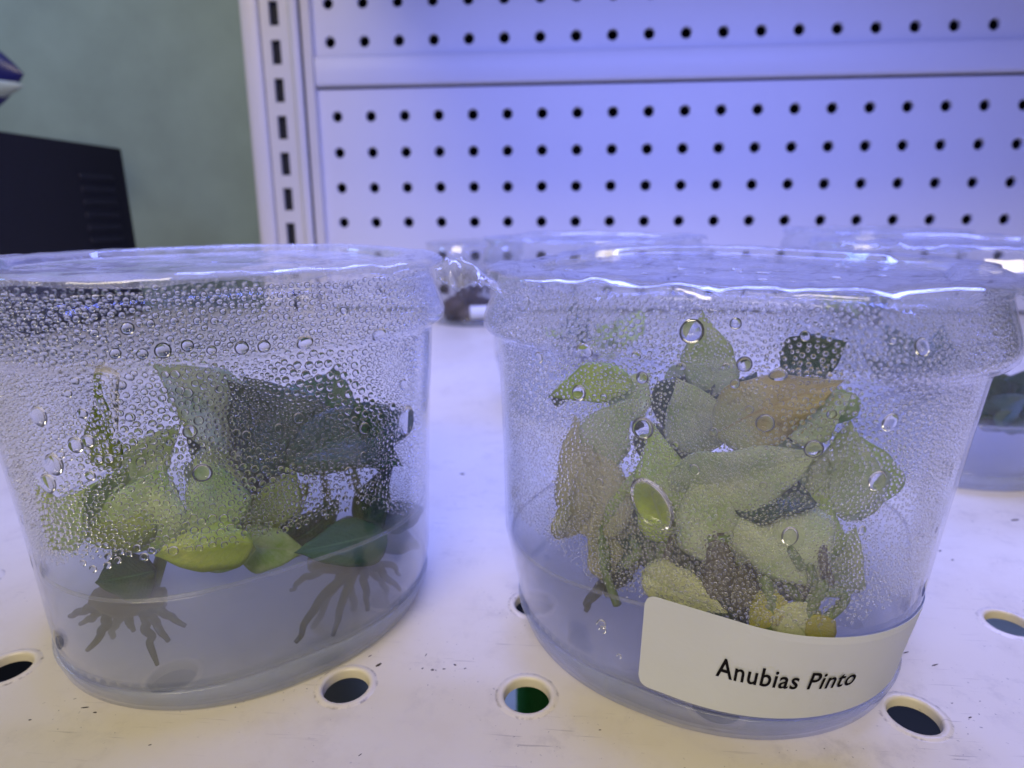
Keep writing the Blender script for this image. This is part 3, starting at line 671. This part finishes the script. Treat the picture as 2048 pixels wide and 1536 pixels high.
for (x, y, d, mx, my) in ((1172, 1222, 88, 1185, 1190), (1215, 1190, 84, 1225, 1160), (1330, 1270, 90, 1320, 1230), (1420, 1280, 90, 1410, 1230), (1500, 1300, 90, 1480, 1250)):
    rootlet(cupR, [atR(mx + 40, 1150, 88), atR(mx, my, d), atR(x, y, d)], 1.1, PR)

fl = random.Random(5)
for (x, y, a, L_, w_, m_, dd) in ((1230, 860, 60, 150, 9, 'sage', 12), (1180, 930, 100, 170, 10, 'tan', 14), (1270, 1000, 75, 170, 11, 'pale', 16), (1380, 830, 110, 160, 11, 'sage', 14), (1440, 960, 60, 150, 12, 'pale', 18),
        (1560, 930, 120, 170, 11, 'sage', 14), (1620, 1050, 70, 170, 11, 'pale', 14), (1700, 960, 100, 160, 9, 'sage', 18), (1680, 1110, 60, 130, 8, 'sage', 14), (1380, 1100, 130, 150, 10, 'olive', 15), (1250, 1110, 40, 130, 9, 'deep', 14),
        (1540, 1110, 95, 160, 11, 'deep', 14), (1480, 800, 60, 130, 9, 'deep', 20), (1640, 790, 120, 130, 9, 'pale', 16), (1320, 920, 95, 150, 10, 'deep', 22), (1600, 1000, 40, 130, 9, 'deep', 18), (1140, 1010, 80, 130, 8, 'tan', 8), (1450, 1190, 20, 120, 7, 'deep', 8)):
    a = math.radians(a); dx, dy = math.cos(a) * L_ / 2, -math.sin(a) * L_ / 2
    leaf(cupR, behind(cupR, x - dx, y - dy, dd + 3), behind(cupR, x + dx, y + dy, dd), w_, M[m_], PR, roll=fl.uniform(-35, 35), bend=.06, curl=fl.uniform(.1, .4), side=fl.uniform(-.08, .08))
for (x, y, a, L_, w_, m_, dd) in ((560, 1000, 70, 170, 9, 'pale', 14), (620, 1040, 40, 150, 9, 'deep', 12), (430, 930, 60, 160, 10, 'sage', 16), (250, 1010, 30, 170, 10, 'pale', 12), (480, 830, 110, 150, 11, 'deep', 16), (760, 1000, 70, 160, 8, 'deep', 10), (140, 1030, 60, 130, 8, 'pale', 6)):
    a = math.radians(a); dx, dy = math.cos(a) * L_ / 2, -math.sin(a) * L_ / 2
    leaf(cupL, behind(cupL, x - dx, y - dy, dd + 3), behind(cupL, x + dx, y + dy, dd), w_, M[m_], PD if m_ == 'deep' else PA, roll=fl.uniform(-35, 35), bend=.06, curl=fl.uniform(.1, .4), side=fl.uniform(-.08, .08))
# ------------------------------------------------------------------ water drops
def dome(seg, rings, hgt):
    V = [(0, 0, hgt)]; F = []
    for i in range(1, rings + 1):
        a = math.pi / 2 * i / rings
        for k in range(seg): t = 2 * math.pi * k / seg; V.append((math.sin(a) * math.cos(t), math.sin(a) * math.sin(t), hgt * math.cos(a)))
    for k in range(seg): F.append((0, 1 + k, 1 + (k + 1) % seg))
    for i in range(rings - 1):
        for k in range(seg): a = 1 + i * seg + k; b = 1 + i * seg + (k + 1) % seg; F.append((a, a + seg, b + seg, b))
    return np.array(V), F
INS = .47
def pack(cup, th0, th1, z0, z1, rfun, keep, tries, seed, blocked):
    """dart-throwing: rfun(s,z,rand)->radius, keep(s,z)->probability; s is arc length in mm"""
    g = np.random.RandomState(seed); th = g.uniform(th0, th1, tries); z = g.uniform(z0, z1, tries); s = th * 35.0
    r = rfun(s, z, g.rand(tries)); k = g.rand(tries) < keep(s, z); th, z, s, r = th[k], z[k], s[k], r[k]
    o = np.argsort(-r); th, z, s, r = th[o], z[o], s[o], r[o]; cell_ = 1.0; H = {}; out = []
    for (bs, bz, br) in blocked: H.setdefault((int(bs // cell_), int(bz // cell_)), []).append((bs, bz, br))
    rmax = max([float(r.max())] + [b[2] for b in blocked])
    for i in range(len(r)):
        ci, cj = int(s[i] // cell_), int(z[i] // cell_); ok = True; q = 1 if not blocked else 2
        for a in range(ci - q, ci + q + 1):
            for b in range(cj - q, cj + q + 1):
                for (x, y, rr) in H.get((a, b), ()):
                    if (x - s[i]) ** 2 + (y - z[i]) ** 2 < (rr + r[i]) ** 2 * .94: ok = False; break
                if not ok: break
            if not ok: break
        if ok: H.setdefault((ci, cj), []).append((s[i], z[i], r[i])); out.append((th[i], z[i], r[i]))
    return np.array(out)
def beads(cup, D, name, parent, seg, rings, mat='beadsm'):
    """all small drops of one wall joined, each its own dome on the inner face"""
    dv, df = dome(seg, rings, 1.0); p, tu, tz, n = cup.frame(D[:, 0], D[:, 1]); p = p - n * INS; r = D[:, 2]
    g = np.random.RandomState(3); h = g.uniform(.62, .90, len(r)); el = g.uniform(.92, 1.1, len(r))
    X = p[:, None] + tu[:, None] * (dv[None, :, 0] * r[:, None])[..., None] + tz[:, None] * (dv[None, :, 1] * (r * el)[:, None])[..., None] - n[:, None] * (dv[None, :, 2] * (r * h)[:, None])[..., None]
    m = len(dv); V = X.reshape(-1, 3)
    tri = np.array([f[::-1] for f in df if len(f) == 3]); qd = np.array([f[::-1] for f in df if len(f) == 4])   # the local frame is left-handed
    idx = (np.arange(len(r)) * m)[:, None, None]
    F = [list(map(int, f)) for f in (tri[None] + idx).reshape(-1, 3)] + ([list(map(int, f)) for f in (qd[None] + idx).reshape(-1, 4)] if len(qd) else [])
    o = mesh(name, V, F, M[mat], parent); o['kind'] = 'stuff'; return o
DV, DF = dome(20, 7, 1.0)
def bigdrop(cup, parent, px, py, rp, asp=1.0, rot=0, h=.78):
    q = cup.hit(px, py)
    if q is None: return None
    th, z = q; p, tu, tz, n = [a[0] for a in cup.frame(np.array([th]), np.array([z]))]
    dist = np.linalg.norm(p - np.array([0, 0, CAMZ])); vd = (p - np.array([0, 0, CAMZ])) / dist
    depth = (RS.T @ (p - np.array([0, 0, CAMZ])))[1]; r = rp * depth / FPX
    p = p - n * INS; c, s = math.cos(rot), math.sin(rot); dv = DV.copy(); 
    x = dv[:, 0] * r; y = dv[:, 1] * r * asp; y = y * np.where(y < 0, 1.06, 1.0); x = x * (1 - .06 * (dv[:, 1]))
    X = p + tu * (x * c - y * s)[:, None] + tz * (x * s + y * c)[:, None] - n * (dv[:, 2] * r * h)[:, None]
    mesh('water_drop', X, [f[::-1] for f in DF], M['water'], parent); return (th * 35.0, z, r * max(1, asp) * 1.05)
bL = [(253, 655, 13), (325, 700, 16), (283, 707, 11), (228, 706, 11), (485, 697, 14), (530, 694, 13), (612, 690, 17), (762, 674, 15), (375, 690, 12), (70, 835, 17, 1.3), (160, 830, 11),
      (100, 932, 20, 1.2), (145, 893, 16, 1.1), (170, 885, 14), (405, 948, 19), (380, 865, 14), (820, 842, 24, 1.3), (733, 858, 13), (600, 838, 12), (375, 788, 11), (350, 752, 10), (240, 772, 10),
      (258, 837, 10), (88, 970, 17, 1.3), (790, 815, 9), (812, 770, 10, 1.2), (700, 790, 9), (425, 702, 10), (394, 690, 6), (330, 752, 8), (398, 843, 10), (360, 782, 9), (257, 757, 9), (266, 750, 7),
      (115, 912, 9), (213, 920, 10), (175, 955, 11), (192, 922, 9), (280, 927, 10), (440, 780, 9), (560, 858, 10), (495, 872, 10), (475, 868, 9), (765, 835, 8), (690, 620, 8), (650, 612, 7),
      (575, 632, 7), (552, 632, 7), (430, 640, 8), (395, 640, 8), (348, 640, 8), (300, 645, 8), (185, 665, 9), (150, 680, 8), (130, 790, 9), (145, 765, 9), (85, 655, 7), (250, 600, 7), (310, 575, 7),
      (285, 1118, 9), (300, 1105, 8), (345, 1105, 10), (270, 1100, 8), (330, 1080, 7), (210, 1135, 8), (160, 1130, 7), (180, 1142, 8), (700, 945, 10), (730, 912, 8), (905, 735, 6)]
bR = [(1382, 660, 25), (1470, 645, 12), (1610, 670, 11), (1487, 730, 16), (1555, 757, 18), (1167, 706, 17), (1270, 716, 10), (1073, 717, 10, 1.2), (1282, 757, 13), (1360, 739, 10), (1155, 787, 15, 1.1),
      (1205, 795, 7), (1468, 770, 10), (1283, 858, 23), (1529, 848, 19), (1497, 821, 9), (1628, 900, 19), (1665, 831, 10), (1387, 941, 10, 1.2, .6), (1348, 893, 8), (1525, 973, 8), (1785, 847, 15, 1.3, -.3),
      (1760, 965, 17, 1.3, -.3), (1850, 692, 15, 1.3), (1300, 1010, 38, 1.55, .62), (1580, 1075, 16, 1.3), (1425, 865, 9), (1196, 967, 9), (1203, 842, 6), (1186, 794, 5), (1450, 738, 8), (1790, 680, 7),
      (1740, 690, 5), (1045, 605, 10, 1.6), (1729, 1065, 8, 1.4), (1693, 853, 7), (1690, 866, 6), (1671, 870, 6), (1559, 795, 6), (1440, 745, 5), (1550, 690, 5), (1570, 735, 5), (1200, 1252, 10), (1203, 1263, 8), (1236, 1316, 5)]
blkL = [q for q in (bigdrop(cupL, CL, *b_) for b_ in bL) if q]
blkR = [q for q in (bigdrop(cupR, CR, *b_) for b_ in bR) if q]
nA, nB_, nC = VN(41), VN(42), VN(43)
wrap = lambda b, lo: [(s + (2 * math.pi * 35 if s < lo * 35 else 0), z, r) for s, z, r in b]
TH0, TH1 = math.radians(185), math.radians(385)
def rL(s, z, u):
    f = nA(s * .14, z * .16); return np.where(z > 54, .14 + .30 * u ** 2.2, .12 + .10 * f + (.08 + .42 * f) * u ** 2.3)
def kL(s, z):
    a = nB_(s * .10 + 5, z * .13); lo = np.clip((z - 20.5 - 7 * nC(s * .08, 3)) / 5, 0, 1)
    return np.where(z > 54, 1.0, np.clip((a - .05) * 2.4, .25, 1)) * lo
D = pack(cupL, TH0, TH1, 21, 63.2, rL, kL, 120000, 5, wrap(blkL, TH0)); print('left drops', len(D)); beads(cupL, D, 'condensation', CL, 8, 3, 'beadlg')
def rR(s, z, u):
    f = nA(s * .11 + 30, z * .12); return .125 + .07 * f + (.04 + .17 * f) * u ** 2.4
def kR(s, z):
    a = nB_(s * .09 + 25, z * .10 + 9); lo = np.clip((z - 18.0 - 7 * nC(s * .07 + 11, 7)) / 4, 0, 1)
    return np.clip(1.7 * a + .2, .35, 1) * lo
D = pack(cupR, TH0, TH1, 18.5, 62.5, rR, kR, 90000, 6, wrap(blkR, TH0)); print('right drops', len(D)); beads(cupR, D, 'condensation', CR, 6, 2)
for cup_, C_, zg_, sd in ((cupL, CL, 21.5, 8), (cupR, CR, 19, 9)):       # the far walls are beaded too
    D = pack(cup_, math.radians(25), math.radians(185), zg_, 63, lambda s, z, u: .22 + .5 * u ** 2.5, lambda s, z: .35 + .65 * nB_(s * .1, z * .1), 16000, sd, []); beads(cup_, D, 'condensation', C_, 6, 2)
# beads resting on the recessed film of the stickered cup's lid
for i in range(46):
    a = rnd.uniform(0, 2 * math.pi); rr = 26 * math.sqrt(rnd.random()); x, y = cupR.c[0] + rr * math.cos(a), cupR.c[1] + rr * math.sin(a); r = .25 + .75 * rnd.random() ** 2.5
    dv = DV * np.array([r, r * rnd.uniform(.8, 1.2), r * .45]); mesh('water_drop', dv + np.array([x, y, 64.3 - 1.22 + rnd.uniform(0, .05)]), DF, M['water'], LR)
# smear where a drop ran down the beaded cup
q0 = [cupL.hit(x, y) for (x, y) in ((198, 735), (208, 790), (220, 840), (228, 885))]
V, F = [], []; wid = np.interp(np.linspace(0, 1, 25), [0, .12, .4, .7, 1], [.15, 1.5, 1.4, .8, .3])
ths = np.interp(np.linspace(0, 1, 25), np.linspace(0, 1, 4), [a[0] for a in q0]); zs = np.interp(np.linspace(0, 1, 25), np.linspace(0, 1, 4), [a[1] for a in q0])
p, tu, tz, n = cupL.frame(ths, zs)
for i in range(25):
    for j in range(9):
        v = -1 + j / 4; e = math.sin(math.pi * min(1, max(.04, i / 24 + .04)) ** .8) if i < 24 else 0
        V.append(p[i] - n[i] * (INS + .45 * (1 - v * v) * max(e, 0)) + tu[i] * wid[i] * v * (1 if 0 < i else .4))
for i in range(24):
    for j in range(8): a = i * 9 + j; F.append((a, a + 1, a + 10, a + 9))
mesh('water_streak', V, F, M['water'], CL)

# ------------------------------------------------------------------ sticker with its printed name
def onwall(cup, s, z, out, sref):
    """arc length s (mm, along the wall at mid sticker height) -> point"""
    th = np.interp(s, ARC[1], ARC[0]); p, tu, tz, n = cup.frame(np.atleast_1d(th), np.atleast_1d(z)); return p + n * out
qa, qb = cupR.hit(1283, 1290), cupR.hit(1790, 1290)
tha = qa[0] if qa[0] > 0 else qa[0] + 2 * math.pi
tg = np.linspace(tha - .3, tha + 2.6, 600); pg = cupR.P(tg, np.full(600, 11.0)); sg = np.concatenate([[0], np.cumsum(np.linalg.norm(np.diff(pg, axis=0), axis=1))]); sg -= np.interp(tha, tg, sg)
ARC = (tg, sg)
LABW, ZB, ZT, RC = 47.0, 5.5, 20.8, 1.6
ns, nzz = 160, 14; V, F = [], []
for i in range(ns + 1):
    s = LABW * i / ns
    e = min(s, LABW - s); cut = (RC - math.sqrt(max(0, RC * RC - (RC - e) ** 2))) if e < RC else 0
    for j in range(nzz + 1):
        z = (ZB + cut) + (ZT - ZB - 2 * cut) * j / nzz; V.append(onwall(cupR, s, z, .14, 0)[0])
for i in range(ns):
    for j in range(nzz): a = i * (nzz + 1) + j; F.append((a, a + nzz + 1, a + nzz + 2, a + 1))
stk = mesh('sticker', V, F, M['paper'], CR); stk.data.polygons.foreach_set('use_smooth', [False] * len(stk.data.polygons)); thick(stk, .05, 1)
fc = bpy.data.curves.new('txt', 'FONT'); fc.body = 'Anubias Pinto'; fc.size = 4.5; fc.extrude = 0; fc.offset = .06; fc.space_character = 1.08; fc.resolution_u = 4
to = bpy.data.objects.new('txt', fc); COL.objects.link(to); bpy.context.view_layer.update()
tm = bpy.data.meshes.new_from_object(to.evaluated_get(bpy.context.evaluated_depsgraph_get())); bpy.data.objects.remove(to)
bmx = bmesh.new(); bmx.from_mesh(tm); bmesh.ops.triangulate(bmx, faces=bmx.faces[:]); bmesh.ops.subdivide_edges(bmx, edges=[e for e in bmx.edges if e.calc_length() > .35], cuts=3)
bmesh.ops.triangulate(bmx, faces=bmx.faces[:])
T = np.array([v.co[:] for v in bmx.verts]); TF = [[v.index for v in f.verts] for f in bmx.faces]; bmx.free()
TX0, TZ0 = 10.6, 11.6
X = np.array([onwall(cupR, TX0 + a[0] * .655, TZ0 + a[1], .36, 0)[0] for a in T])
lt = mesh('lettering', X, TF, M['ink'], stk, False)
# moulded ribs low on the foot
for (px, py) in ((1213, 1372),):
    q = cupR.hit(px, py)
    if q:
        p, tu, tz, n = [a[0] for a in cupR.frame(np.array([q[0]]), np.array([max(q[1], 2.6)]))]
        Vd, Fd = dome(12, 5, 1.0); mesh('moulded_rib', p - n * .1 + tu * Vd[:, :1] * .55 + tz * Vd[:, 1:2] * 1.9 + n * Vd[:, 2:3] * .5, [f[::-1] for f in Fd], M['foot'], CR)

# ------------------------------------------------------------------ cups further back
def backcup(c, phi, sc, label, plabel, kind, zl, seed):
    cp = Cup(c, phi, sc); t = make_cup(cp, M['plB'], label); make_lid(cp, zl, M['film'], 'clear film lid on the ' + label.replace('clear plastic ', ''), seed, lift=1, wave=.5)
    g = np.random.RandomState(seed)
    if kind != 'wood':
        gel(cp, 19 , M['gelB'], 'pale gel in the ' + label.replace('clear plastic ', ''), seed=seed)
        pl = root('small_anubias', (c[0], c[1], 14), plabel, 'plant')
        for i in range(11):
            a = g.uniform(0, 2 * math.pi); b = np.array([c[0] + g.uniform(-12, 12), c[1] + g.uniform(-12, 12), 19 + g.uniform(0, 8)])
            tip = b + np.array([math.cos(a) * 15, math.sin(a) * 15, g.uniform(2, 18)]); leaf(cp, b, tip, g.uniform(8, 12), M['deep' if kind == 'dark' else ('lime' if i % 3 else 'deep')], pl, roll=g.uniform(-60, 60), bend=.08, curl=.3, gap=1.5)
        for i in range(9):
            a = g.uniform(0, 2 * math.pi); s0 = np.array([c[0] + g.uniform(-6, 6), c[1] + g.uniform(-6, 6), 19.]); e0 = s0 + np.array([math.cos(a) * 18, math.sin(a) * 18, -9 - 5 * g.rand()])
            stalk(cp, [s0, (s0 + e0) / 2 + np.array([0, 0, 1.5]), e0], [1.1, 1.0, .5], M['root'], pl, 'root_strand')
    else:
        pl = root('wood_plant', (c[0], c[1], 1), plabel, 'plant')
        for i in range(26):
            a = g.uniform(0, 2 * math.pi); r = 22 * math.sqrt(g.rand()); s0 = np.array([c[0] + r * math.cos(a), c[1] + r * math.sin(a), 1.5 + g.uniform(0, 14)])
            Vd, Fd = dome(8, 4, 1.0); Vd2 = np.vstack([Vd, Vd * [1, 1, -1]]); sz = g.uniform(4, 8)
            V3 = cp.inside(s0 + Vd2 * sz * np.array([1, 1, .8]) * (1 + .25 * g.rand(len(Vd2), 1)), 1.4); V3[:, 2] = np.maximum(V3[:, 2], 1.2)
            mesh('wood_lump', V3, [list(f) for f in Fd] + [[x + len(Vd) for x in f[::-1]] for f in Fd], M['wood'], pl)
        for i in range(40):
            a = g.uniform(0, 2 * math.pi); r = 24 * math.sqrt(g.rand()); s0 = np.array([c[0] + r * math.cos(a), c[1] + r * math.sin(a), 18.]); stalk(cp, [s0, s0 + [g.uniform(-4, 4), g.uniform(-4, 4), 10], s0 + [g.uniform(-8, 8), g.uniform(-8, 8), g.uniform(14, 22)]], [.8, .7, .3], M['wood'], pl, 'twig', n=5)
    return cp, t
c3, t3 = backcup((118, 196), 30, 1.0, 'clear plastic cup of dark green plant beside the stickered cup', 'small dark green plant rooted in pale gel beside the stickered cup', 'dark', 64.6, 51)
p3 = [o for o in bpy.data.objects if o.name.startswith('small_anubias')][0]
for (x0, y0, x1, y1, d0, d1, w_, ro) in ((1990, 850, 2075, 730, 178, 172, 12, 20), (2040, 840, 1935, 735, 180, 176, 9, -20), (1960, 850, 2060, 790, 174, 170, 11, 30), (2080, 850, 1950, 830, 174, 172, 10, -35), (2110, 860, 2020, 760, 178, 174, 14, 15), (2010, 860, 1945, 790, 176, 170, 8, 10), (1985, 835, 2060, 862, 170, 168, 7, 20)):
    leaf(c3, at(x0, y0, d0), at(x1, y1, d1), w_, M['deep'], p3, roll=ro, bend=.06, curl=.2, gap=1.5)
pB = at(950, 640, 438)
c4, t4 = backcup((pB[0], 440), 20, .86, 'clear plastic cup of brown wood near the pegboard', 'dark brown tangled wood and twigs in the cup near the pegboard', 'wood', 54.6, 52)
pC = at(1750, 480, 330)
c5, t5 = backcup((pC[0], 335), 10, 1.0, 'clear plastic cup of mixed green plant under the pegboard', 'mixed lime and dark plant in the cup under the pegboard', 'mixed', 64.6, 53)
pD = at(1190, 500, 235)
c6, t6 = backcup((pD[0], 240), 60, 1.0, 'clear plastic cup directly behind the stickered cup', 'mixed green plant in the cup directly behind the stickered cup', 'mixed', 64.6, 54)
# small white sticker on the brown cup
q1 = at(930, 640, 405); V, F = [], []
thc = math.atan2(-1, .12)
for i in range(13):
    for j in range(2):
        th = thc - .10 + .62 * i / 12; V.append((c4.P(np.array([th]), np.array([5.5 + 9 * j]), -.2))[0])
for i in range(12): a = i * 2; F.append((a, a + 2, a + 3, a + 1))
thick(mesh('sticker', V, F, M['paper'], t4), .1, 1)

# loose crumbs of dirt on the deck
def crumb(px, py, r, asp, rot):
    p = at(px, py, 100); v = p - np.array([0, 0, CAMZ]); p = np.array([0, 0, CAMZ]) + v * (-CAMZ / v[2]); Vd, Fd = dome(7, 2, .5)
    Vd = Vd * (1 + .3 * nr.rand(len(Vd), 1)); c, s = math.cos(rot), math.sin(rot); X = Vd * r * .8 * np.array([.5 + asp * .6, 1, .6]); X = np.stack([X[:, 0] * c - X[:, 1] * s, X[:, 0] * s + X[:, 1] * c, X[:, 2]], 1)
    tag(mesh('dirt_crumb', X + p + [0, 0, .02], Fd, M['grit']), 'tiny dark crumb of dirt on the cream shelf', 'dirt', 'dirt crumbs scattered on the shelf')
for (x, y, r, a, t) in ((757, 1330, .3, 3, .9), (740, 1312, .12, 5, .8), (865, 1340, .25, 1.5, .2), (845, 1337, .15, 2, 1), (888, 1338, .15, 2.5, .2), (910, 1330, .2, 2, -.5), (930, 1337, .12, 3, .4), (852, 1310, .1, 6, 1.4),
                        (170, 1415, .16, 6, .2), (190, 1425, .15, 3, 0), (925, 948, .5, 2, .1), (846, 1124, .25, 2, 0), (1857, 1081, .5, 1.6, .1), (1880, 1102, .25, 3, .5), (1905, 1120, .2, 3, .4), (2030, 1040, .4, 5, .3),
                        (1812, 1305, .15, 7, .4), (1870, 1330, .15, 8, .4), (1825, 1228, .2, 4, .1), (1940, 1435, .12, 5, .5), (1030, 1422, .18, 1.5, 0), (1095, 1425, .15, 1.5, .5), (720, 1510, .1, 5, .9), (300, 1490, .12, 3, .3), (60, 1440, .15, 2, .1), (1200, 1460, .1, 3, .2)):
    crumb(x, y, r, a, t)
for o in list(bpy.data.objects):
    if 'o' in o: del o['o']
